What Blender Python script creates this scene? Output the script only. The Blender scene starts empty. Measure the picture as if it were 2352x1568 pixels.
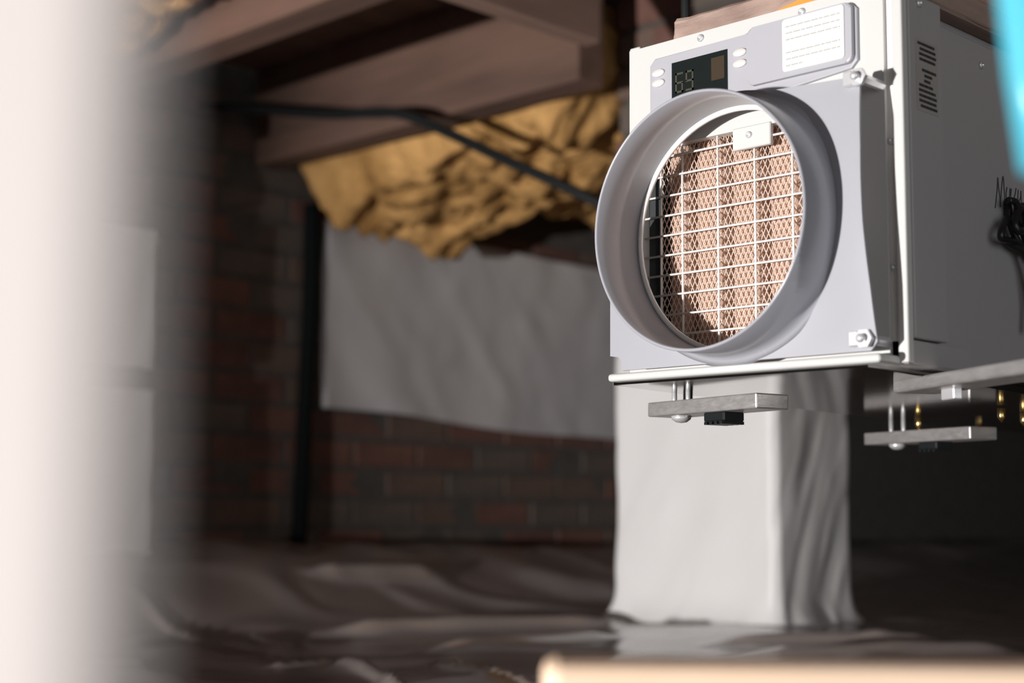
import bpy, bmesh, math, random
from mathutils import Vector, Matrix, noise
random.seed(7)
PI = math.pi
S = bpy.context.scene
COL = S.collection

# ------------------------------------------------------------------ camera
F_PX, PITCH, ROLL = 3450.0, math.radians(6.46), 0.0073
CAM = Vector((0, 0, .21))
_fw = Vector((-1, 1, 0)).normalized(); _rt = Vector((1, 1, 0)).normalized(); _up = Vector((0, 0, 1))
_f = _fw * math.cos(PITCH) + _up * math.sin(PITCH)
_u = _up * math.cos(PITCH) - _fw * math.sin(PITCH)
_r2 = _rt * math.cos(ROLL) + _u * math.sin(ROLL)
_u2 = _u * math.cos(ROLL) - _rt * math.sin(ROLL)
cam = bpy.data.cameras.new('camera'); camo = bpy.data.objects.new('camera', cam); COL.objects.link(camo)
cam.sensor_width = 36.0; cam.lens = F_PX * 36.0 / 2352.0; cam.clip_start = .02; cam.clip_end = 60
camo.matrix_world = Matrix.Translation(CAM) @ Matrix((_r2, _u2, -_f)).transposed().to_4x4()
cam.dof.use_dof = True; cam.dof.focus_distance = 1.31; cam.dof.aperture_fstop = 4.0
S.camera = camo

def ray(px, py): return _f + _r2 * ((px - 1176) / F_PX) - _u2 * ((py - 784) / F_PX)
def on(px, py, axis, value):
    """where the line of sight through a photo pixel meets the plane axis = value"""
    d = ray(px, py); return CAM + d * ((value - CAM[axis]) / d[axis])
def dep(px, py, z): return CAM + ray(px, py) * z

# ------------------------------------------------------------------ world, light, exposure
W = bpy.data.worlds.new('world'); S.world = W; W.use_nodes = True
W.node_tree.nodes['Background'].inputs[0].default_value = (.95, .98, 1.0, 1)
W.node_tree.nodes['Background'].inputs[1].default_value = .95
lamp = bpy.data.lights.new('work_lamp_offscreen', 'SPOT'); lo = bpy.data.objects.new('work_lamp_offscreen', lamp); COL.objects.link(lo)
lamp.energy = 315; lamp.color = (1.0, .965, .94); lamp.shadow_soft_size = .03
lamp.spot_size = math.radians(66); lamp.spot_blend = .45
lo.location = (-1.09, -1.6, .05)
lo.rotation_euler = (Vector((-.90, 1.0, .45)) - lo.location).to_track_quat('-Z', 'Y').to_euler()
S.view_settings.view_transform = 'Standard'; S.view_settings.look = 'None'
S.view_settings.exposure = 0.54; S.view_settings.gamma = 1.0; S.view_settings.use_curve_mapping = False

# ------------------------------------------------------------------ materials
def mat(name, col, rough=.6, metal=0.0, var=None, vscale=8.0, stretch=(1, 1, 1), bump=0.0, bscale=40.0, bdist=.003, spec=.5, coat=0.0, rvar=0.0):
    m = bpy.data.materials.new(name); m.use_nodes = True; nt = m.node_tree; b = nt.nodes['Principled BSDF']
    b.inputs['Base Color'].default_value = (*col, 1); b.inputs['Roughness'].default_value = rough
    b.inputs['Metallic'].default_value = metal; b.inputs['Specular IOR Level'].default_value = spec
    b.inputs['Coat Weight'].default_value = coat
    tc = nt.nodes.new('ShaderNodeTexCoord'); mp = nt.nodes.new('ShaderNodeMapping')
    mp.inputs['Scale'].default_value = stretch; nt.links.new(tc.outputs['Object'], mp.inputs['Vector'])
    if var:
        n = nt.nodes.new('ShaderNodeTexNoise'); n.inputs['Scale'].default_value = vscale; n.inputs['Detail'].default_value = 6
        nt.links.new(mp.outputs[0], n.inputs['Vector'])
        r = nt.nodes.new('ShaderNodeValToRGB'); r.color_ramp.elements[0].position = .32; r.color_ramp.elements[1].position = .68
        r.color_ramp.elements[0].color = (*col, 1); r.color_ramp.elements[1].color = (*var, 1)
        nt.links.new(n.outputs['Fac'], r.inputs[0]); nt.links.new(r.outputs[0], b.inputs['Base Color'])
    if rvar:
        n = nt.nodes.new('ShaderNodeTexNoise'); n.inputs['Scale'].default_value = vscale * 2; n.inputs['Detail'].default_value = 5
        nt.links.new(mp.outputs[0], n.inputs['Vector'])
        q = nt.nodes.new('ShaderNodeMapRange'); q.inputs['To Min'].default_value = max(.03, rough - rvar); q.inputs['To Max'].default_value = min(1, rough + rvar)
        nt.links.new(n.outputs['Fac'], q.inputs['Value']); nt.links.new(q.outputs[0], b.inputs['Roughness'])
    if bump:
        n = nt.nodes.new('ShaderNodeTexNoise'); n.inputs['Scale'].default_value = bscale; n.inputs['Detail'].default_value = 8
        nt.links.new(mp.outputs[0], n.inputs['Vector'])
        p = nt.nodes.new('ShaderNodeBump'); p.inputs['Strength'].default_value = bump; p.inputs['Distance'].default_value = bdist
        nt.links.new(n.outputs['Fac'], p.inputs['Height']); nt.links.new(p.outputs[0], b.inputs['Normal'])
    return m
M = {}
M['white_paint'] = mat('white_paint', (.59, .59, .575), .38)
M['inner_white'] = mat('inner_white', (.80, .78, .76), .5)
M['grey_plastic'] = mat('grey_plastic', (.36, .365, .40), .30, var=(.385, .39, .42), vscale=5)
M['collar_grey'] = mat('collar_grey', (.36, .365, .40), .24, rvar=.08, vscale=14, stretch=(1, .25, 1), bump=.05, bscale=60)
M['panel_grey'] = mat('panel_grey', (.40, .40, .435), .42)
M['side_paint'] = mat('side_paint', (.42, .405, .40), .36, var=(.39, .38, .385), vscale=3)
M['screen'] = mat('screen', (.012, .016, .016), .12)
M['digit'] = mat('digit', (.055, .052, .032), .4)
M['amber_reflection'] = mat('amber_reflection', (.05, .036, .022), .3)
M['button'] = mat('button', (.68, .65, .635), .45)
M['sticker'] = mat('sticker', (.70, .70, .68), .5)
M['print_pale'] = mat('print_pale', (.42, .42, .40), .6)
M['print_dark'] = mat('print_dark', (.035, .035, .035), .6)
M['label_clear'] = mat('label_clear', (.37, .355, .335), .4)
M['zinc'] = mat('zinc', (.78, .78, .80), .30, .55, bump=.06, bscale=120)
M['galvanised'] = mat('galvanised', (.60, .58, .57), .40, .8, var=(.72, .70, .69), vscale=60, stretch=(1, 1, 3), bump=.12, bscale=150, rvar=.08)
M['pan_metal'] = mat('pan_metal', (.60, .595, .59), .09, 1.0, bump=.015, bscale=25, stretch=(1, 6, 1))
M['brass'] = mat('brass', (.86, .60, .22), .22, 1.0)
M['black_plastic'] = mat('black_plastic', (.012, .014, .015), .35)
M['dark_rail'] = mat('dark_rail', (.03, .035, .037), .4)
M['pleat'] = mat('pleat', (.54, .37, .285), .9, var=(.46, .31, .24), vscale=90, bump=.3, bscale=300)
M['mesh_metal'] = mat('mesh_metal', (.80, .64, .55), .4, .3)
M['wire_white'] = mat('wire_white', (.84, .80, .76), .4)
M['liner'] = mat('liner', (.91, .905, .90), .42, var=(.89, .87, .87), vscale=4, bump=.15, bscale=9, bdist=.02)
M['liner_wall'] = mat('liner_wall', (.74, .72, .73), .5, var=(.66, .65, .67), vscale=2.0, bump=.2, bscale=4, bdist=.03)
M['floor_liner'] = mat('floor_liner', (.33, .285, .272), .18, var=(.40, .345, .33), vscale=3.5, stretch=(1, 1, 1), bump=.10, bscale=9, bdist=.006, rvar=.06, spec=1.0)
M['mortar'] = mat('mortar', (.085, .08, .073), .95, var=(.12, .11, .10), vscale=20, bump=.4, bscale=60)
BR = []
for i, (a, c) in enumerate([((.17, .085, .066), (.22, .11, .085)), ((.20, .105, .082), (.14, .072, .058)), ((.15, .102, .08), (.19, .125, .098)), ((.13, .108, .093), (.17, .132, .11))]):
    a = tuple(v * 1.0 for v in a); c = tuple(v * 1.0 for v in c)
    BR.append(mat('brick_tone_%s' % 'abcd'[i], a, .9, var=c, vscale=16, bump=.4, bscale=60))
M['joist'] = mat('joist_wood', (.20, .115, .085), .75, var=(.115, .068, .052), vscale=4, stretch=(.6, 5, 5), bump=.2, bscale=14)
M['subfloor'] = mat('subfloor_wood', (.26, .155, .115), .8, var=(.17, .10, .075), vscale=3, stretch=(5, .6, 1), bump=.2, bscale=20)
M['block_wood'] = mat('block_wood', (.36, .225, .175), .75, var=(.24, .15, .115), vscale=5, stretch=(4, .6, 4), bump=.2, bscale=20)
M['rough_board'] = mat('rough_board', (.40, .29, .24), .85, var=(.26, .18, .15), vscale=26, stretch=(1, .2, 2), bump=.6, bscale=90)
M['pine'] = mat('pine', (.88, .68, .51), .6, var=(.80, .56, .39), vscale=5, stretch=(1.2, 1.2, 8), bump=.1, bscale=20)
M['insul_pale'] = mat('insulation_pale', (.90, .52, .20), .98, var=(.42, .225, .075), vscale=7, bump=1.0, bscale=20, bdist=.03, spec=.1)
M['pvc'] = mat('pvc_white', (.60, .55, .53), .6, var=(.58, .53, .51), vscale=4)
M['blue'] = mat('blue_plastic', (.055, .36, .48), .35, var=(.075, .40, .51), vscale=8)
M['orange'] = mat('orange_strap', (.85, .28, .04), .6)
M['black_matte'] = mat('black_matte', (.010, .012, .013), .95, spec=.08)
M['soil_dark'] = mat('soil_dark', (.065, .06, .055), .95, var=(.09, .08, .07), vscale=5, bump=.4, spec=.05)

# ------------------------------------------------------------------ mesh helpers
ORG = {}
def obj(name, bm, m, parent=None, smooth=False):
    if isinstance(bm, bmesh.types.BMesh):
        me = bpy.data.meshes.new(name)
        root = parent
        while root is not None and root.parent is not None: root = root.parent
        if root is not None:
            bmesh.ops.translate(bm, verts=bm.verts, vec=-ORG.get(root.name, Vector((0, 0, 0))))
        bmesh.ops.recalc_face_normals(bm, faces=bm.faces)
        if smooth:
            for f in bm.faces: f.smooth = True
        bm.to_mesh(me); bm.free()
    else: me = bm
    if not me.materials: me.materials.append(m)
    o = bpy.data.objects.new(name, me); COL.objects.link(o)
    if parent is not None: o.parent = parent
    return o
def tag(o, label, cat, group=None, kind=None):
    if label: o['label'] = label
    if cat: o['category'] = cat
    if group: o['group'] = group
    if kind: o['kind'] = kind
    return o
def empty(name, loc, label=None, cat=None, kind=None):
    o = bpy.data.objects.new(name, None); COL.objects.link(o); o.location = loc; o.empty_display_size = .1
    ORG[o.name] = Vector(loc)
    return tag(o, label, cat, None, kind)
def box(x0, x1, y0, y1, z0, z1, bev=0.0, seg=2, bm=None):
    b = bmesh.new()
    vs = [b.verts.new((x, y, z)) for z in (z0, z1) for y in (y0, y1) for x in (x0, x1)]
    for f in ((0, 2, 3, 1), (4, 5, 7, 6), (0, 1, 5, 4), (2, 6, 7, 3), (0, 4, 6, 2), (1, 3, 7, 5)): b.faces.new([vs[i] for i in f])
    if bev: bmesh.ops.bevel(b, geom=b.edges[:], offset=bev, segments=seg, profile=.5, affect='EDGES')
    if bm is None: return b
    join(bm, b); return bm
def join(a, b):
    me = bpy.data.meshes.new('tmp'); b.to_mesh(me); a.from_mesh(me); b.free(); bpy.data.meshes.remove(me)
def xform(b, mtx):
    bmesh.ops.transform(b, matrix=mtx, verts=b.verts); return b
def tube(pts, r, n=8, bm=None, closed=False):
    b = bm or bmesh.new(); pts = [Vector(p) for p in pts]; rings = []
    rr = r if isinstance(r, (list, tuple)) else [r] * len(pts)
    prev = None
    for i, p in enumerate(pts):
        t = (pts[min(i + 1, len(pts) - 1)] - pts[max(i - 1, 0)]).normalized()
        a = prev if prev is not None else (Vector((0, 0, 1)) if abs(t.z) < .9 else Vector((1, 0, 0)))
        s = (a - t * a.dot(t)).normalized(); prev = s; q = t.cross(s)
        rings.append([b.verts.new(p + (s * math.cos(2 * PI * k / n) + q * math.sin(2 * PI * k / n)) * rr[i]) for k in range(n)])
    for i in range(len(rings) - 1):
        for k in range(n):
            b.faces.new((rings[i][k], rings[i][(k + 1) % n], rings[i + 1][(k + 1) % n], rings[i + 1][k]))
    b.faces.new(rings[0]); b.faces.new(rings[-1][::-1])
    return b
def spline(pts, n=8):
    P = [Vector(p) for p in pts]; out = []
    for i in range(len(P) - 1):
        p0, p1, p2, p3 = P[max(i - 1, 0)], P[i], P[i + 1], P[min(i + 2, len(P) - 1)]
        for k in range(n):
            t = k / n
            out.append(.5 * (2 * p1 + (p2 - p0) * t + (2 * p0 - 5 * p1 + 4 * p2 - p3) * t * t + (3 * p1 - p0 - 3 * p2 + p3) * t ** 3))
    out.append(P[-1]); return out
def lathe(prof, c, axis='Y', n=64, close=False):
    """prof: list of (radius, along); c: centre; along = absolute coordinate on the axis"""
    b = bmesh.new(); rings = []
    for r, a in prof:
        ring = []
        for k in range(n):
            t = 2 * PI * k / n
            if axis == 'Y': v = (c[0] + r * math.cos(t), a, c[2] + r * math.sin(t))
            elif axis == 'X': v = (a, c[1] + r * math.cos(t), c[2] + r * math.sin(t))
            else: v = (c[0] + r * math.cos(t), c[1] + r * math.sin(t), a)
            ring.append(b.verts.new(v))
        rings.append(ring)
    m = len(rings)
    for i in range(m if close else m - 1):
        for k in range(n):
            b.faces.new((rings[i][k], rings[i][(k + 1) % n], rings[(i + 1) % m][(k + 1) % n], rings[(i + 1) % m][k]))
    if not close:
        if prof[0][0] > 1e-6: b.faces.new(rings[0])
        if prof[-1][0] > 1e-6: b.faces.new(rings[-1][::-1])
    return b
def poly_prism(pts2, y0, y1, bev=0.0):
    """polygon in X,Z extruded along Y"""
    b = bmesh.new()
    a = [b.verts.new((x, y0, z)) for x, z in pts2]; c = [b.verts.new((x, y1, z)) for x, z in pts2]
    b.faces.new(a); b.faces.new(c[::-1]); n = len(a)
    for i in range(n): b.faces.new((a[i], a[(i + 1) % n], c[(i + 1) % n], c[i]))
    if bev:
        e = [x for x in b.edges if all(abs(v.co.y - y0) < 1e-6 for v in x.verts)]
        bmesh.ops.bevel(b, geom=e, offset=bev, segments=2, profile=.5, affect='EDGES')
    return b
def rrect(x0, x1, z0, z1, r, n=5, corners=(1, 1, 1, 1)):
    out = []
    for (cx, cz, a, on_) in ((x1 - r, z1 - r, 0, corners[0]), (x0 + r, z1 - r, 90, corners[1]), (x0 + r, z0 + r, 180, corners[2]), (x1 - r, z0 + r, 270, corners[3])):
        if on_:
            for k in range(n + 1):
                t = math.radians(a + 90 * k / n); out.append((cx + r * math.cos(t), cz + r * math.sin(t)))
        else:
            out.append((cx + (r if a in (0, 270) else -r), cz + (r if a in (0, 90) else -r)))
    return out
def fbm(x, y, z, o=4):
    s = 0; a = 1; t = 0
    for _ in range(o):
        s += a * noise.noise(Vector((x, y, z))); t += a; x *= 2.03; y *= 2.03; z *= 2.03; a *= .5
    return s / t
def sstep(t): t = max(0, min(1, t)); return t * t * (3 - 2 * t)

# ------------------------------------------------------------------ floor: dark shiny vapour barrier over uneven soil
WX = -2.97                                        # face of the left foundation wall
FOLDS = []
for (p, q, h, w) in (((620, 1522), (780, 1500), .012, .012), ((780, 1500), (960, 1590), .022, .014), ((300, 1418), (660, 1492), .014, .012), ((1000, 1512), (1240, 1562), .016, .014),
                     ((580, 1440), (610, 1455), .02, .010), ((680, 1455), (715, 1458), .014, .010), ((720, 1392), (1000, 1380), .020, .03), ((760, 1440), (1390, 1420), .022, .035), ((1000, 1480), (1400, 1455), .014, .02),
                     ((230, 1350), (560, 1300), .014, .03), ((500, 1300), (1250, 1310), .012, .05), ((1640, 1475), (2180, 1470), .018, .02), ((1700, 1500), (2340, 1490), .016, .03)):
    a_, c_ = on(*p, 2, .01), on(*q, 2, .01); FOLDS.append((a_.to_2d(), c_.to_2d(), h, w))
def floor_h(x, y):
    m = (.142 - .032 * sstep((y - 1.9) / 1.4)) * sstep((-2.15 - x) / .72)
    d = abs(noise.noise(Vector((x * .9 + y * .5 + 4, y * 1.5 - x * .4, 1.7)))); d2 = abs(noise.noise(Vector((x * 2.1 + y * 2.3, y * 2.0 - x * 1.8, 5.1))))
    w = .010 * sstep(1 - min(1, d * 3.0)) + .0045 * sstep(1 - min(1, d2 * 4.0)) + .0012 * noise.noise(Vector((x * 9 + y * 9, (y - x) * 3, 3.3)))
    w += .008 * noise.noise(Vector((x * 1.1, y * 1.1, 9.0)))
    P = Vector((x, y)); f = 0
    for a_, c_, h, r in FOLDS:
        e = c_ - a_; t = max(0, min(1, (P - a_).dot(e) / e.length_squared)); dd = (P - a_ - e * t).length / r
        if dd < 3: f += (h * math.exp(-dd * dd * .9) if r > .018 else .75 * h * math.exp(-dd * 1.5)) * sstep(min(t, 1 - t) * 4 + .35)
    return m + w + f - .008
b = bmesh.new()
xs = [WX - .02 + i * .0095 for i in range(231)] + [-.79 + i * .055 for i in range(42)]; ys = [-2.52 + i * .07 for i in range(50)] + [.98 + i * .0095 for i in range(211)] + [2.985 + i * .06 for i in range(40)] + [5.4 + i * .2 for i in range(29)]
vs = [[b.verts.new((x, y, floor_h(x, y))) for x in xs] for y in ys]
for j in range(len(ys) - 1):
    for i in range(len(xs) - 1): b.faces.new((vs[j][i], vs[j][i + 1], vs[j + 1][i + 1], vs[j + 1][i]))
floor = tag(obj('floor', b, M['floor_liner'], smooth=True), 'glossy grey brown plastic sheeting rumpled over the crawl space ground', None, None, 'structure')

# ------------------------------------------------------------------ brick helper
def brick_mesh(l, h, d, m, name='brick'):
    b = box(-l / 2, l / 2, -d / 2, d / 2, -h / 2, h / 2, .004, 1)
    for v in b.verts: v.co += Vector((noise.noise(v.co * 41), noise.noise(v.co * 37 + Vector((3, 1, 2))), noise.noise(v.co * 43 + Vector((7, 1, 2))))) * .003
    me = bpy.data.meshes.new(name); b.to_mesh(me); b.free(); me.materials.append(m); return me
STR = [brick_mesh(.203, .063, .095, m) for m in BR]
HALF = [brick_mesh(.096, .063, .095, m) for m in BR]
COURSE = .0745
def put_brick(me, loc, rz, parent):
    o = bpy.data.objects.new('brick', me); COL.objects.link(o); o.parent = parent
    o.location = Vector(loc) - ORG.get(parent.name, Vector((0, 0, 0)))
    o.rotation_euler = (random.uniform(-.008, .008), random.uniform(-.008, .008), rz + random.uniform(-.01, .01))
    return o

# left foundation wall (bricks are parts of it)
wall_left = empty('wall_left', (WX, 3.0, 0), 'red brown brick foundation wall behind the white sheet', None, 'structure')
obj('mortar_bed', box(WX - .16, WX - .006, -2.5, 11.0, -.05, 1.30), M['mortar'], wall_left)
for c in range(1, 16):
    z = .055 + c * COURSE
    y = 1.66 + (.107 if c % 2 else 0)
    while y < 4.15:
        if not (z > .98 and y > 3.2):
            put_brick(random.choice(STR), (WX - .05 + random.uniform(-.003, .003), y, z), PI / 2, wall_left)
        y += .214
tag(obj('wall_back', box(WX - .2, 1.6, 11.0, 11.2, -.1, 1.35), M['soil_dark']), 'earth brown far foundation wall', None, None, 'structure')
tag(obj('wall_front', box(WX - .2, 1.5, -2.7, -2.5, -.1, 1.35), M['soil_dark']), 'earth brown foundation wall behind the viewer', None, None, 'structure')
tag(obj('wall_right', box(1.3, 1.5, 1.3, 11.05, -.1, 1.35), M['soil_dark']), 'earth brown foundation wall beyond the dehumidifier', None, None, 'structure')

# ------------------------------------------------------------------ ceiling: subfloor boards, joists, blocking
ceiling = empty('ceiling', (-1, 2, 1.28), 'wooden floor framing overhead with joists and boards', None, 'structure')
x = WX
while x < 1.45:
    obj('subfloor_board', box(x + .002, x + .138, -2.6, 11.0, 1.272 + random.uniform(0, .004), 1.30), M['subfloor'], ceiling); x += .14
JY = [.295, .915, 1.535, 2.155, 2.775, 3.395, 4.015, 4.635] + [5.255 + .62 * k for k in range(9)]
for y in JY:
    b = box(WX + .0, -1.905 if abs(y - 2.155) < .01 else 1.32, y - .075, y, 1.038, 1.272, .003, 1)
    obj('joist', b, M['joist'], ceiling)
obj('blocking', box(-1.765, -1.727, 1.535, 1.945, 1.04, 1.272, .003, 1), M['block_wood'], ceiling)
obj('blocking', box(-.92, -.84, .915, 1.46, 1.06, 1.272, .003, 1), M['block_wood'], ceiling)

# ------------------------------------------------------------------ brick pier behind the dehumidifier
def pier(name, x0, x1, y0, y1, z0, z1, label):
    p = empty(name, ((x0 + x1) / 2, (y0 + y1) / 2, z0), label, 'brick pier')
    obj('mortar_core', box(x0 + .008, x1 - .008, y0 + .008, y1 - .008, z0, z1), M['mortar'], p)
    n = int((z1 - z0) / COURSE); L = x1 - x0; D = y1 - y0
    for c in range(n):
        z = z1 - (c + .5) * COURSE
        nf = 2 if L > .3 else 1
        if c % 2 == 0:
            for k in range(nf):
                put_brick(random.choice(STR), (x0 + L * (k + .5) / nf, y0 + .0475, z), 0, p)
            rem = D - .1; ns = max(1, round(rem / .21)) if rem > .19 else 1
            for k in range(ns):
                put_brick(random.choice(STR if rem / ns > .19 else HALF), (x1 - .0475, y0 + .1 + rem * (k + .5) / ns, z), PI / 2, p)
        else:
            put_brick(random.choice(STR), (x1 - .0475, y0 + .104, z), PI / 2, p)
            if D > .38: put_brick(random.choice(STR), (x1 - .0475, y1 - .104, z), PI / 2, p)
            if nf == 2: put_brick(random.choice(STR), (x0 + L * .5, y0 + .0475, z), 0, p)
            put_brick(random.choice(HALF), (x0 + .048, y0 + .0475, z), 0, p)
    return p
PX0, PX1, PY0, PY1 = -1.99, -1.605, 2.285, 2.53
pier('brick_pier', PX0 + .006, PX1 - .006, PY0 + .006, PY1 - .006, 0.0, 1.272, 'brick pier behind the dehumidifier, bare above its white wrap')

def wrap(name, x0, x1, y0, y1, z0, z1, label, front=.003, side=.0045, flare=.05, seed=0.0):
    b = bmesh.new(); nz = 90; rings = []
    r = .012
    per = []
    def seg(a, c, n): return [(a[0] + (c[0] - a[0]) * k / n, a[1] + (c[1] - a[1]) * k / n) for k in range(n)]
    per += seg((x0 + r, y0), (x1 - r, y0), 40) + seg((x1 - r, y0), (x1, y0 + r), 3) + seg((x1, y0 + r), (x1, y1 - r), 34) + seg((x1, y1 - r), (x1 - r, y1), 3)
    per += seg((x1 - r, y1), (x0 + r, y1), 14) + seg((x0 + r, y1), (x0, y1 - r), 3) + seg((x0, y1 - r), (x0, y0 + r), 14) + seg((x0, y0 + r), (x0 + r, y0), 3)
    cx, cy = (x0 + x1) / 2, (y0 + y1) / 2
    for j in range(nz + 1):
        t = j / nz; z = z0 + (z1 - z0) * t; ring = []
        for (x, y) in per:
            nx = 1 if x > x1 - r * 1.01 else (-1 if x < x0 + r * 1.01 else 0); ny = -1 if y < y0 + r * 1.01 else (1 if y > y1 - r * 1.01 else 0)
            s = x + y * 1.3
            amp = side if (nx > 0 and ny == 0) else front
            # diagonal folds pulled towards the corners of the sheet
            fd = fbm(s * 9 - z * 5.0 + seed, z * 1.6 + s * 3, seed, 3) * 1.6 + .5 * fbm(s * 22 - z * 13, z * 4, seed + 3, 2)
            off = amp * fd + .003 * fbm(x * 6, y * 6, z * 6, 2)
            h = max(0, 1 - (z - z0) / .10)
            off += flare * h ** 3 * (.7 + .9 * fbm(x * 9, y * 9, seed, 3))
            ring.append(b.verts.new((x + nx * off + (x - cx) * 0, y + ny * off, z)))
        rings.append(ring)
    n = len(per)
    for j in range(nz):
        for k in range(n): b.faces.new((rings[j][k], rings[j][(k + 1) % n], rings[j + 1][(k + 1) % n], rings[j + 1][k]))
    return tag(obj(name, b, M['liner'], smooth=True), label, 'plastic sheet')
wrap('plastic_wrap', PX0 - .004, PX1 + .005, PY0 - .004, PY1 + .004, -.012, .617, 'white plastic sheet wrapped round the lower brick pier under the dehumidifier', seed=2.3)

# pier by the left wall
QX0, QX1, QY0, QY1 = -2.955, -2.740, 1.25, 1.665
pier('brick_pier', QX0, QX1, QY0, QY1, .10, .985, 'brick pilaster against the left wall beside the hanging sheet', )
tag(obj('wooden_shim', box(QX0 + .01, QX1 + .03, QY0 - .02, QY1 + .02, .985, 1.038, .004, 1), M['joist']), 'wooden block on top of the brick pilaster by the wall', 'wood block')
wrap('plastic_wrap', QX0 + .002, QX1 + .012, QY0 - .012, QY1 + .012, .50, .79, 'upper band of white plastic sheet round the pilaster by the wall', .003, .006, 0, 5.0)
wrap('plastic_wrap', QX0 + .002, QX1 + .004, QY0 - .012, QY1 + .022, .10, .455, 'lower band of white plastic sheet round the pilaster above the ground', .003, .006, .01, 8.0)

# ------------------------------------------------------------------ white sheet hung on the left wall
b = bmesh.new(); ny, nz = 90, 60; g = []
for j in range(nz + 1):
    row = []
    for i in range(ny + 1):
        s = i / ny; t = j / nz
        y = 2.285 + s * 2.0
        zt = .936 + .004 * math.sin(s * 9); zb = .462 - .075 * s + .006 * math.sin(s * 14)
        z = zb + (zt - zb) * t
        dg = y * 1.0 + z * .75                        # diagonal drape folds
        off = .014 + .022 * max(0, fbm(dg * 4.2, (y - z) * .7, 2.0, 2)) * (1 - .4 * t) + .006 * fbm(y * 7, z * 7, 1, 2)
        row.append(b.verts.new((WX + max(.006, off), y, z)))
    g.append(row)
for j in range(nz):
    for i in range(ny): b.faces.new((g[j][i], g[j][i + 1], g[j + 1][i + 1], g[j + 1][i]))
sh = tag(obj('plastic_sheet', b, M['liner_wall'], smooth=True), 'pale grey plastic sheet hung in a band across the brick wall', 'plastic sheet')
so = sh.modifiers.new('thickness', 'SOLIDIFY'); so.thickness = .002

# ------------------------------------------------------------------ fibreglass insulation batts
def batt(x0, x1, y0, y1, zt, sag, label, m, seed, nx=80, nyy=40):
    b = bmesh.new()
    def pt(i, j, top):
        s = i / nx; t = j / nyy; x = x0 + (x1 - x0) * s; y = y0 + (y1 - y0) * t
        if top: return (x, y, zt)
        e = min(1, 6 * min(s, 1 - s, t, 1 - t) + .35)
        d = sag(s, t) * e + .07 * abs(fbm(x * 5, y * 7, seed, 4)) * 2 + .09 * fbm(x * 3.1, y * 3.5, seed + 7, 2)
        return (x + .03 * fbm(x * 6, y * 6, seed + 2, 2), y + .02 * fbm(x * 6, y * 6, seed + 4, 2), zt - .06 - d)
    lo_ = [[b.verts.new(pt(i, j, False)) for i in range(nx + 1)] for j in range(nyy + 1)]
    hi_ = [[b.verts.new(pt(i, j, True)) for i in range(nx + 1)] for j in range(nyy + 1)]
    for j in range(nyy):
        for i in range(nx):
            b.faces.new((lo_[j][i], lo_[j + 1][i], lo_[j + 1][i + 1], lo_[j][i + 1])); b.faces.new((hi_[j][i], hi_[j][i + 1], hi_[j + 1][i + 1], hi_[j + 1][i]))
    for j in range(nyy):
        b.faces.new((lo_[j][0], hi_[j][0], hi_[j + 1][0], lo_[j + 1][0])); b.faces.new((lo_[j][nx], lo_[j + 1][nx], hi_[j + 1][nx], hi_[j][nx]))
    for i in range(nx):
        b.faces.new((lo_[0][i], lo_[0][i + 1], hi_[0][i + 1], hi_[0][i])); b.faces.new((lo_[nyy][i], hi_[nyy][i], hi_[nyy][i + 1], lo_[nyy][i + 1]))
    return tag(obj('insulation_batt', b, m, smooth=True), label, 'insulation')
batt(-2.93, -2.01, 2.165, 2.69, 1.26, lambda s, t: .25 - .13 * s + .05 * t + .10 * sstep(1 - s / .22), 'yellow fibreglass batt sagging between joists in front of the white wall sheet', M['insul_pale'], 1.0)
batt(-2.93, -1.50, 2.785, 3.31, 1.26, lambda s, t: .16 + .05 * t, 'yellow fibreglass batt hanging in the next bay behind the sagging one', M['insul_pale'], 4.0)
batt(-2.685, -2.02, .94, 1.45, 1.26, lambda s, t: .02 + .10 * t, 'yellow fibreglass batt above the pilaster by the left wall', M['insul_pale'], 6.0)

# ------------------------------------------------------------------ dark pipe, cable
pp = [on(716, 470, 0, -2.945), on(712, 700, 0, -2.945), on(700, 950, 0, -2.94), on(686, 1252, 0, -2.93)]
pp = spline(pp, 6)
tag(obj('standing_pipe', tube(pp, .019, 12), M['black_matte'], smooth=True), 'thin black pipe leaning upright beside the edge of the wall sheet', 'pipe')
cp = [on(400, 236, 1, 1.93), on(560, 248, 1, 1.93), on(760, 262, 1, 1.93), on(900, 258, 1, 1.95), on(1000, 292, 1, 1.98), on(1150, 362, 1, 2.02), on(1290, 425, 1, 2.06), on(1420, 490, 1, 2.10)]
tag(obj('hanging_cable', tube(spline(cp, 6), .011, 8), M['black_plastic'], smooth=True), 'black cable drooping below the joists past the yellow insulation', 'cable')

# ------------------------------------------------------------------ DEHUMIDIFIER
XL, XR, YF, ZB, ZT = -.868, -.614, 1.017, .331, .628
D = empty('dehumidifier', ((XL + XR) / 2, 1.38, ZB), 'white and grey box dehumidifier with round duct collar hung under joists', 'dehumidifier')
YB = 1.76
# painted cabinet: shell of sheet metal with an open front
b = bmesh.new()
box(XL, XL + .003, YF + .004, YB, ZB, ZT, bm=b)
box(XL, XR, YB - .003, YB, ZB, ZT, bm=b)
box(XL, XR - .010, YF + .004, YB, ZT - .004, ZT - .001, bm=b)
obj('cabinet', b, M['white_paint'], D)
side = obj('side_panel', box(XR - .004, XR, YF + .01, YB, ZB - .004, .6195, .001, 1), M['side_paint'], D)
obj('top_seam', box(XL + .002, XR - .006, YF + .0105, YB - .002, .6185, ZT - .0005), M['side_paint'], D)
cap = obj('side_cover', box(XR, XR + .026, YF + .007, YF + .058, .3445, .6185, .0012, 2), M['side_paint'], D)
obj('side_sill', box(XR - .004, XR + .022, YF + .004, YF + .098, .3245, .3435, .0012, 2), M['side_paint'], D)
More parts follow.
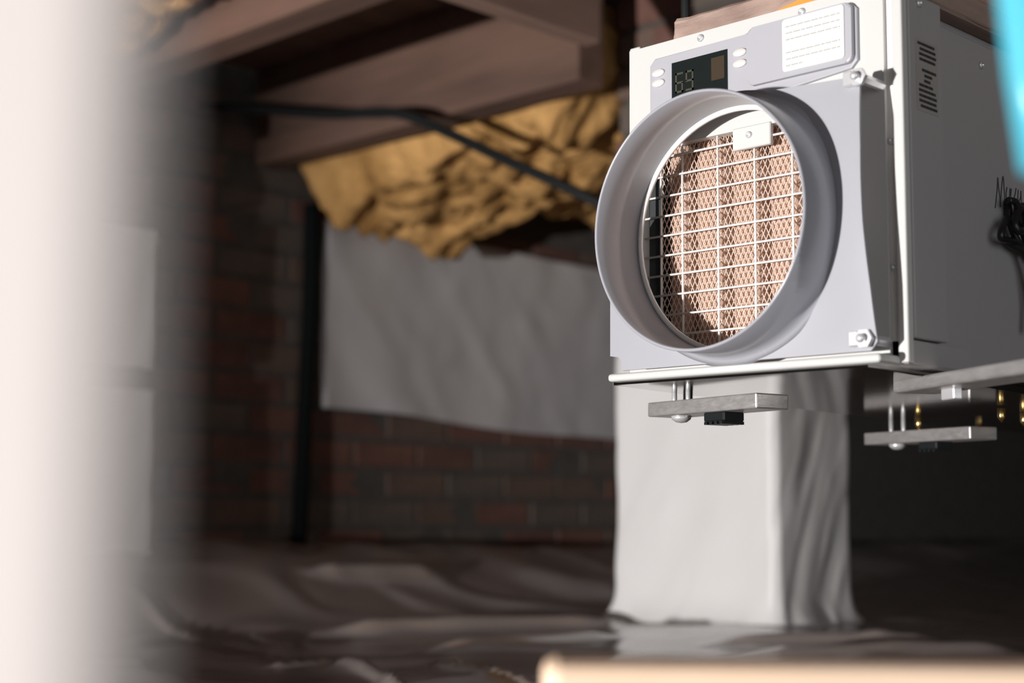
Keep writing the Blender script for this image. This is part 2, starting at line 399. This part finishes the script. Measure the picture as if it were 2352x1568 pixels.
# front face: white frame with window for the filter
b = bmesh.new()
OX0, OX1, OZ0, OZ1 = -.852, -.642, .346, .533
for (a0, a1, c0, c1) in ((XL, OX0, ZB, ZT), (OX1, -.606, ZB, ZT), (OX0, OX1, ZB, OZ0), (OX0, OX1, OZ1, ZT)):
    box(a0, a1, YF, YF + .010, c0, c1, bm=b)
front = obj('front_panel', b, M['white_paint'], D)
obj('edge_groove', box(-.607, -.5975, YF + .004, YF + .012, ZB, ZT), M['inner_white'], D)
obj('corner_strip', box(-.5985, -.5895, YF - .001, YF + .008, ZB - .006, ZT, .0015, 2), M['white_paint'], D)
obj('bottom_flange', box(XL - .001, -.597, YF - .030, YF + .006, ZB - .0075, ZB - .0005, .003, 3), M['white_paint'], D)
obj('corner_tab', box(XL, XL + .012, YF, YF + .01, ZT - .001, ZT + .0025, .001, 1), M['white_paint'], D)

def screw(x, y, z, r, axis, parent, m='zinc', name='screw'):
    s = -1 if axis == 'Y' else 1
    a = y if axis == 'Y' else x
    bm = lathe([(r, a + s * 0), (r, a + s * r * .35), (r * .8, a + s * r * .6), (r * .42, a + s * r * .68), (r * .38, a + s * r * .3), (0.00001, a + s * r * .28)], (x, y, z), axis, 16)
    return obj(name, bm, M[m], parent, True)
for (x, z) in ((-.7861, .6222), (-.6814, .6211), (-.620, .6225)): screw(x, YF, z, .0034, 'Y', front)
for z in (.620, .500, .40): screw(-.602, YF + .004, z, .0034, 'Y', D)
screw(XR + .026, 1.040, .612, .0036, 'X', cap)
for (y, z) in ((1.19, .600), (1.36, .600), (1.55, .600)): screw(XR, y, z, .0036, 'X', side)
screw(XR, 1.128, .331, .0036, 'X', side)

# control panel (raised grey moulding)
out = [(-.8413 + .006, .6135), (-.8413, .6135 - .006), (-.8413, .545), (-.6277 - .006, .563), (-.6277, .569), (-.6277, .6115), (-.6337, .6175), (-.728, .6165), (-.732, .6155), (-.7345, .6135), (-.737, .6125)]
cp_ = obj('control_panel', poly_prism(out[::-1], YF - .0035, YF + .002, .0012), M['panel_grey'], D)
# raised edging round the instruction plate side
obj('panel_ridge', poly_prism(rrect(-.732, -.6300, .5665, .6165, .006)[::-1], YF - .008, YF - .003, .002), M['panel_grey'], cp_)
yq = YF - .0040
disp = obj('display', box(-.8154, -.7549, yq - .0004, yq + .002, .568, .6049), M['screen'], cp_)
def seg7(ch, x0, z0, w, h, parent):
    t = .0017
    on_ = {'6': 'afgedc', '9': 'abcdfg'}[ch]
    R = {'a': (0, w, h - t, h), 'd': (0, w, 0, t), 'g': (0, w, h / 2 - t / 2, h / 2 + t / 2), 'f': (0, t, h / 2, h), 'b': (w - t, w, h / 2, h), 'e': (0, t, 0, h / 2), 'c': (w - t, w, 0, h / 2)}
    b = bmesh.new()
    for c in on_:
        a = R[c]; box(x0 + a[0], x0 + a[1], yq - .0009, yq - .0003, z0 + a[2], z0 + a[3], bm=b)
    obj('digit', b, M['digit'], parent)
seg7('6', -.811, .5765, .0085, .018, disp); seg7('9', -.7995, .5765, .0085, .018, disp)
obj('display_reflection', box(-.7715, -.7575, yq - .0009, yq - .0003, .580, .600), M['amber_reflection'], disp)  # orange reflection on the screen, painted as a flat amber patch
for (x, z) in ((-.8308, .5993), (-.8308, .5901), (-.7416, .5989), (-.7417, .5894)):
    y0 = YF - .0035
    bm = lathe([(.0072, y0 + .001), (.0072, y0 - .0012), (.0062, y0 - .0020), (.00001, y0 - .0023)], (0, 0, 0), 'Y', 24)
    xform(bm, Matrix.Translation((x, 0, z)) @ Matrix.Diagonal((.98, 1, .5, 1)))
    obj('button', bm, M['button'], cp_, True)
st = obj('instruction_sticker', poly_prism(rrect(-.6952, -.6362, .5708, .6152, .003)[::-1], YF - .0089, YF - .0075), M['sticker'], cp_)
for r in range(7):
    bm = bmesh.new(); z = .6085 - r * .0055; x = -.6915
    xe = -.640 if r != 6 else -.676
    while x < xe:
        w = random.uniform(.003, .007); box(x, min(x + w, xe), YF - .0093, YF - .0088, z - .0005, z + .0005, bm=bm); x += w + .0012
    if r not in (3,): obj('print_line', bm, M['print_pale'], st)

# rating label on the side cover
lb = obj('rating_label', box(XR + .0258, XR + .0264, 1.034, 1.068, .525, .583), M['label_clear'], cap)
for r in range(13):
    if r in (4,): continue
    z = .5795 - r * .0042; bm = bmesh.new()
    y0 = 1.0365 + random.uniform(0, .004) + (.006 if 4 < r < 8 else 0); y1 = 1.0655 - random.uniform(0, .006) - (.006 if r in (6, 7, 8) else 0)
    y = y0
    while y < y1:
        w = random.uniform(.003, .008); box(XR + .0263, XR + .0267, y, min(y + w, y1), z - .0011, z + .0011, bm=bm); y += w + .0007
    obj('print_line', bm, M['print_dark'], lb)

# handwriting in black marker on the side panel
hw = [[(2285, 478), (2289, 440), (2291, 408), (2293, 432), (2296, 455), (2297, 476)], [(2297, 474), (2299, 440), (2303, 405), (2306, 440), (2309, 483)],
      [(2312, 430), (2310, 450), (2314, 466), (2318, 452), (2319, 432)], [(2322, 434), (2321, 452), (2326, 460), (2331, 445), (2333, 432)], [(2338, 436), (2337, 462), (2343, 455), (2344, 438), (2345, 466)]]
bm = bmesh.new()
for s in hw:
    tube(spline([on(px, py, 0, XR) + Vector((.0003, 0, 0)) for px, py in s], 4), .00055, 5, bm)
obj('handwriting', bm, M['print_dark'], side)

# filter side: rails, pleats, expanded mesh, wire grille
filt = obj('filter_frame', box(OX0 - .01, OX1 + .012, 1.094, 1.098, OZ0 - .01, OZ1 + .02), M['pleat'], D)
obj('filter_rail', box(-.8515, -.8445, YF + .008, 1.095, OZ0, OZ1), M['dark_rail'], filt)
obj('filter_rail', box(-.8445, -.8385, YF + .012, 1.095, OZ0, OZ1), M['dark_rail'], filt)
YP = 1.030
px_ = [-.8385, -.8096, -.7705, -.7320, -.6935, -.6550, -.6300]
for i in range(len(px_) - 1):
    a, c = px_[i] + .0017, px_[i + 1] - .0017
    bm = bmesh.new(); n = 14; prof = []
    for k in range(n + 1):
        t = k / n; prof.append((a + (c - a) * t, YP + .006 * abs(2 * t - 1) ** 3 + .045 * abs(2 * t - 1) ** 16))
    for z in [OZ0 - .008 + (OZ1 - OZ0 + .014) * q / 24 for q in range(25)]:
        for (x, y) in prof: bm.verts.new((x + .0006 * fbm(x * 200, z * 120, 1, 2), y + .0008 * fbm(x * 150, z * 90, 3, 2), z))
    bm.verts.ensure_lookup_table()
    for q in range(24):
        for k in range(n):
            o_ = q * (n + 1) + k; bm.faces.new([bm.verts[v] for v in (o_, o_ + 1, o_ + n + 2, o_ + n + 1)])
    obj('pleat', bm, M['pleat'], filt, True)
bm = bmesh.new(); dx, dz = .0052, .0108
YM = YP - .0035
xa, xb, za, zb = -.840, -.632, OZ0 - .006, OZ1 + .004
sl = dz / dx
def clipped(x0, sgn):
    # strand x = x0 + sgn * (z - za) / sl
    za_, zb_ = za, zb
    f = lambda z: x0 + sgn * (z - za) / sl
    zs = sorted([za, zb] + [za + (q - x0) * sl * sgn for q in (xa, xb)])
    zs = [z for z in zs if za - 1e-6 <= z <= zb + 1e-6 and xa - 1e-6 <= f(z) <= xb + 1e-6]
    return ((f(zs[0]), zs[0]), (f(zs[-1]), zs[-1])) if len(zs) >= 2 else None
x0 = xa - (zb - za) / sl
while x0 < xb + (zb - za) / sl:
    for sgn in (1, -1):
        r = clipped(x0, sgn)
        if r and (Vector(r[0]) - Vector(r[1])).length > .004:
            (ax, az), (cx, cz) = r; w = .00030; d = Vector((cx - ax, 0, cz - az)).normalized(); q = Vector((d.z, 0, -d.x)) * w
            o1 = Vector((ax, YM + (.0006 if sgn < 0 else 0), az)); o2 = Vector((cx, YM + (.0006 if sgn < 0 else 0), cz)); t = Vector((0, .0007, 0))
            v = [bm.verts.new(p) for p in (o1 - q, o1 + q, o1 + q + t, o1 - q + t, o2 - q, o2 + q, o2 + q + t, o2 - q + t)]
            for f in ((0, 1, 5, 4), (1, 2, 6, 5), (2, 3, 7, 6), (3, 0, 4, 7)): bm.faces.new([v[i] for i in f])
    x0 += dx
mo = obj('expanded_mesh', bm, M['mesh_metal'], filt); mo['kind'] = 'stuff'
gr = obj('grille_frame', (lambda b: (box(OX0, OX1, YF + .004, YF + .008, OZ0, OZ0 + .003, bm=b), b)[1])(bmesh.new()), M['wire_white'], D)
YG = YF + .002
for x in (-.8349, -.8109, -.7721, -.7335, -.6957, -.6573):
    obj('wire', tube([(x, YG + .0022, OZ0 - .004), (x, YG + .0022, OZ1 + .004)], .0012, 6), M['wire_white'], gr, True)
for k in range(11):
    z = .5235 - k * .01770
    obj('wire', tube([(OX0 - .004, YG, z), (OX1 + .004, YG, z)], .0010, 6), M['wire_white'], gr, True)
tab = obj('filter_tab', box(-.7520, -.7130, YF - .002, YF + .003, .5155, .5345, .0008, 1), M['white_paint'], D)
screw(-.7345, YF - .002, .5265, .0030, 'Y', tab)

# inlet plate with collar
CX, CZ, RC = -.7345, .4430, .1060
YPL = .988
outl = [(-.6105, .5465), (-.690, .5510), (-.745, .5530)] + [(CX + .111 * math.cos(math.radians(a)), CZ + .111 * math.sin(math.radians(a))) for a in range(100, 166, 8)] + [(-.8660, .4450), (-.8660, .3460), (-.8560, .3445), (-.8530, .3400), (-.8520, .3325), (-.6050, .3325), (-.5985, .3390), (-.6000, .3800), (-.6035, .4300), (-.6060, .4900)]
def outer_hit(t):
    d = (math.cos(t), math.sin(t)); best = None
    for i in range(len(outl)):
        (x1, z1), (x2, z2) = outl[i], outl[(i + 1) % len(outl)]
        ex, ez = x2 - x1, z2 - z1; den = d[0] * ez - d[1] * ex
        if abs(den) < 1e-9: continue
        s = ((x1 - CX) * ez - (z1 - CZ) * ex) / den; u = ((x1 - CX) * d[1] - (z1 - CZ) * d[0]) / den
        if s > 0 and -1e-6 <= u <= 1 + 1e-6 and (best is None or s < best): best = s
    return best
angs = [2 * PI * k / 120 for k in range(120)] + [math.atan2(z - CZ, x - CX) % (2 * PI) for x, z in outl]
angs = sorted(set(round(a, 5) for a in angs))
bm = bmesh.new(); NR = 8; fr = []
for t in angs:
    R = outer_hit(t); row = []
    for q in range(NR + 1):
        rr = RC - .001 + (R - RC + .001) * q / NR if R > RC else RC - .001 + .0015 * q / NR
        x, z = CX + rr * math.cos(t), CZ + rr * math.sin(t)
        bow = .011 * sstep((x - (CX + .06)) / .07) * max(0, math.sin(PI * (z - .335) / .205)) ** .8
        row.append(Vector((x, YPL - bow, z)))
    fr.append(row)
fv = [[bm.verts.new(p) for p in r] for r in fr]; bv = [[bm.verts.new(p + Vector((0, .0025, 0))) for p in r] for r in fr]
n = len(fr)
for i in range(n):
    k = (i + 1) % n
    for q in range(NR):
        bm.faces.new((fv[i][q], fv[k][q], fv[k][q + 1], fv[i][q + 1])); bm.faces.new((bv[i][q], bv[i][q + 1], bv[k][q + 1], bv[k][q]))
    bm.faces.new((fv[i][NR], fv[k][NR], bv[k][NR], bv[i][NR])); bm.faces.new((fv[i][0], bv[i][0], bv[k][0], fv[k][0]))
plate = obj('inlet_plate', bm, M['grey_plastic'], D)
for f in plate.data.polygons: f.use_smooth = True
es = plate.modifiers.new('edges', 'EDGE_SPLIT'); es.split_angle = math.radians(40)
YR = .938; ri = RC - .0028
prof = [(RC + .0085, YPL + .0004), (RC + .0035, YPL - .0012), (RC + .0008, YPL - .0055), (RC, YPL - .012), (RC, YR + .0012), (RC - .0006, YR + .0003), (RC - .0014, YR), (ri + .0006, YR + .0003), (ri, YR + .0012), (ri, YPL + .004), (RC, YPL + .004)]
col = obj('duct_collar', lathe(prof, (CX, 0, CZ), 'Y', 128, True), M['collar_grey'], D, True)
# lip ring at the back of the collar
obj('collar_lip', lathe([(ri + .001, YPL + .004), (ri - .004, YPL + .004), (ri - .004, YPL + .0065), (ri + .001, YPL + .0065)], (CX, 0, CZ), 'Y', 96, True), M['inner_white'], col, True)
# corner bolts with clips and spacers
for (x, z) in ((-.6085, .5440), (-.6075, .3415)):
    bm = lathe([(.0075, YPL - .007), (.0075, YPL - .003), (.0040, YPL - .003), (.0040, YF)], (x, 0, z), 'Y', 6)
    bl = obj('bolt', bm, M['zinc'], plate)
    obj('bolt_tip', lathe([(.0035, YPL - .007), (.0035, YPL - .0115), (.002, YPL - .013), (.00001, YPL - .0133)], (x, 0, z), 'Y', 16), M['zinc'], bl, True)
    obj('clip', box(x - .0135, x - .005, YPL - .006, YPL - .0005, z - .0055, z + .0065, .001, 1), M['zinc'], bl)

# bottom pan: polished sheet that reflects the pier
bm = bmesh.new()
prf = [(YF - .022, .3210), (1.06, .3195), (1.45, .3125), (1.78, .3115)]
ring = []
for (y, z) in prf: ring.append([bm.verts.new((x, y, zz)) for x, zz in ((XL, z), (XR + .002, z), (XR + .002, z + .006), (XL, z + .006))])
for i in range(len(ring) - 1):
    for k in range(4): bm.faces.new((ring[i][k], ring[i][(k + 1) % 4], ring[i + 1][(k + 1) % 4], ring[i + 1][k]))
bm.faces.new(ring[0]); bm.faces.new(ring[-1][::-1])
pan = obj('bottom_pan', bm, M['pan_metal'], D)
bm = bmesh.new(); box(XL + .002, XR - .002, YF + .03, YB, .3235, ZB + .001, bm=bm); obj('pan_riser', bm, M['pan_metal'], D)
# support strut crossing under the cabinet to the right
sa, sb = on(2050, 903, 2, .3095), on(2352, 858, 2, .3095); sd = (sb - sa); sang = math.atan2(sd.y, sd.x)
smt = Matrix.Translation(sa) @ Matrix.Rotation(sang, 4, 'Z')
rs = obj('support_strut', xform(box(0, .50, 0, .040, 0, .0110, .0022, 2), smt), M['galvanised'], D)
b2 = xform(box(.045, .064, .018, .026, -.0085, .0003, .0008, 1), smt); obj('strut_clip', b2, M['zinc'], rs)
# levelling bars with screws and rubber pads
def leg_bar(c, rot, L, name='levelling_bar'):
    mt = Matrix.Translation(c) @ Matrix.Rotation(rot, 4, 'Z')
    bar = obj(name, xform(box(-L / 2, L / 2, -.018, .018, -.0065, .0065, .0012, 2), mt), M['galvanised'], D)
    for dx in (-.058, -.038):
        obj('bar_screw', xform(tube([(dx, .0, -.0065), (dx, .0, .022)], .0024, 8), mt), M['zinc'], bar, True)
    obj('screw_head', xform(lathe([(.0095, -.0064), (.0085, -.0095), (.005, -.012), (.00001, -.0128)], (-.048, 0, 0), 'Z', 16), mt), M['zinc'], bar, True)
    bm = box(.0, .028, -.014, .010, -.0150, -.0060, .0015, 1)
    for k in range(4): box(.002 + k * .0068, .0058 + k * .0068, -.0145, .0105, -.0172, -.0146, bm=bm)
    obj('rubber_pad', xform(bm, mt), M['black_plastic'], bar)
    return bar
leg_bar((-.811, 1.066, .3040), math.radians(-13), .150)
leg_bar((-.815, 1.440, .2925), math.radians(-19), .165)
for (px, py) in ((2110, 962), (2300, 942), (2250, 981), (2352, 952)):
    p = on(px, py, 2, .3105)
    bm = lathe([(.0036, .3125), (.0036, .3045), (.0030, .3025), (.00001, .2985)], (p.x, p.y, 0), 'Z', 12)
    obj('brass_screw_tip', bm, M['brass'], pan, True)

# ------------------------------------------------------------------ board, strap and rod that carry the unit
bm = box(-.832, -.602, 1.034, 1.70, ZT, .653, .003, 1)
bmesh.ops.subdivide_edges(bm, edges=bm.edges[:], cuts=14, use_grid_fill=True)
for v in bm.verts:
    if v.co.z > .63: v.co += Vector((.003 * fbm(v.co.y * 60, v.co.z * 90, 1, 3), .004 * fbm(v.co.x * 70, v.co.z * 90, 2, 3), .004 * fbm(v.co.x * 50, v.co.y * 20, 3, 3)))
tag(obj('wooden_board', bm, M['rough_board']), 'rough brown wooden board lying on top of the dehumidifier', 'board')
bm = bmesh.new()
q = [on(1772, 31, 1, 1.029), on(1880, 2, 1, 1.029), on(1880, -22, 1, 1.029), on(1800, 16, 1, 1.029)]
fa = [bm.verts.new(p) for p in q]; fb = [bm.verts.new(p + Vector((0, .012, 0))) for p in q]
bm.faces.new(fa); bm.faces.new(fb[::-1])
for i in range(4): bm.faces.new((fa[i], fa[(i + 1) % 4], fb[(i + 1) % 4], fb[i]))
tag(obj('orange_strap', bm, M['orange']), 'orange strap end tucked under the board above the instruction sticker', 'strap')
p = on(1575, 40, 0, -.885)
tag(obj('hanger_rod', tube([(p.x, p.y, .30), (p.x, p.y, 1.075)], .0045, 10), M['black_plastic'], smooth=True), 'thin black vertical rod rising behind the dehumidifier display corner', 'rod')

# coiled power cord against the side panel
bm = bmesh.new()
def coil(pts, r=.0032): tube(spline([on(px, py, 0, XR + d) for px, py, d in pts], 5), r, 8, bm)
coil([(2316, 458, .004), (2318, 500, .006), (2330, 540, .008), (2350, 575, .010), (2375, 640, .012), (2380, 720, .010)])
coil([(2316, 460, .012), (2334, 466, .014), (2340, 500, .012), (2352, 540, .010), (2370, 600, .008)])
coil([(2312, 500, .010), (2300, 530, .012), (2302, 548, .012), (2330, 556, .010), (2360, 580, .008), (2378, 560, .01), (2360, 500, .012), (2346, 470, .012)])
coil([(2318, 556, .008), (2324, 564, .008), (2350, 576, .012), (2368, 620, .014), (2372, 700, .012), (2365, 760, .010)])
coil([(2352, 470, .010), (2356, 520, .016), (2340, 530, .018), (2330, 510, .016), (2344, 480, .014), (2372, 500, .012), (2380, 560, .010)], .0036)
tag(obj('power_cord', bm, M['black_plastic'], smooth=True), 'bundled black power cord hanging against the dehumidifier side', 'cord')

# ------------------------------------------------------------------ foreground things, far out of focus
bm = bmesh.new(); g = []
for j in range(61):
    t = j / 60; row = []
    for i in range(31):
        u = i / 30
        x = -.1175 - .004 * math.sin(t * 7) - .172 * u
        y = .0715 + .006 * math.sin(u * 8 + t * 2.0) * u + .002 * math.sin(t * 11) - .129 * u
        row.append(bm.verts.new((x, y, .165 + t * .873)))
    g.append(row)
for j in range(60):
    for i in range(30): bm.faces.new((g[j][i], g[j][i + 1], g[j + 1][i + 1], g[j + 1][i]))
hs = tag(obj('hanging_sheet', bm, M['pvc'], smooth=True), 'white plastic sheet hanging from the joists close by, blurred', 'plastic sheet')
so = hs.modifiers.new('thickness', 'SOLIDIFY'); so.thickness = .0015
a, e = dep(1250, 1512, .60), dep(2700, 1500, .60)
dv = Vector((e.x - a.x, e.y - a.y, 0)); L = dv.length; ang = math.atan2(dv.y, dv.x)
bm = box(0, L, 0, .045, -.008, .1495, .006, 2)
xform(bm, Matrix.Translation((a.x, a.y, 0)) @ Matrix.Rotation(ang, 4, 'Z'))
tag(obj('pine_plank', bm, M['pine']), 'pale pine plank on edge on the ground sheet, blurred', 'plank')
# blue plastic strip hanging at the right
bm = bmesh.new(); g = []
for j in range(25):
    t = j / 24; row = []
    for i in range(13):
        s = i / 12
        pz = 1.05 + (.318 - 1.05) * t
        base = dep(2312 + (40 * max(0, (t - .93) / .07)) * (1 - s), 200, .48)
        p = Vector((base.x, base.y, 0)) + _rt * (s * .075) + _fw * (.010 * math.sin(s * 5 + t * 3))
        row.append(bm.verts.new((p.x, p.y, pz - .012 * s * t)))
    g.append(row)
for j in range(24):
    for i in range(12): bm.faces.new((g[j][i], g[j][i + 1], g[j + 1][i + 1], g[j + 1][i]))
bl = tag(obj('blue_strip', bm, M['blue'], smooth=True), 'bright blue plastic strip hanging from above beside the dehumidifier, blurred', 'plastic strip')
so = bl.modifiers.new('thickness', 'SOLIDIFY'); so.thickness = .004
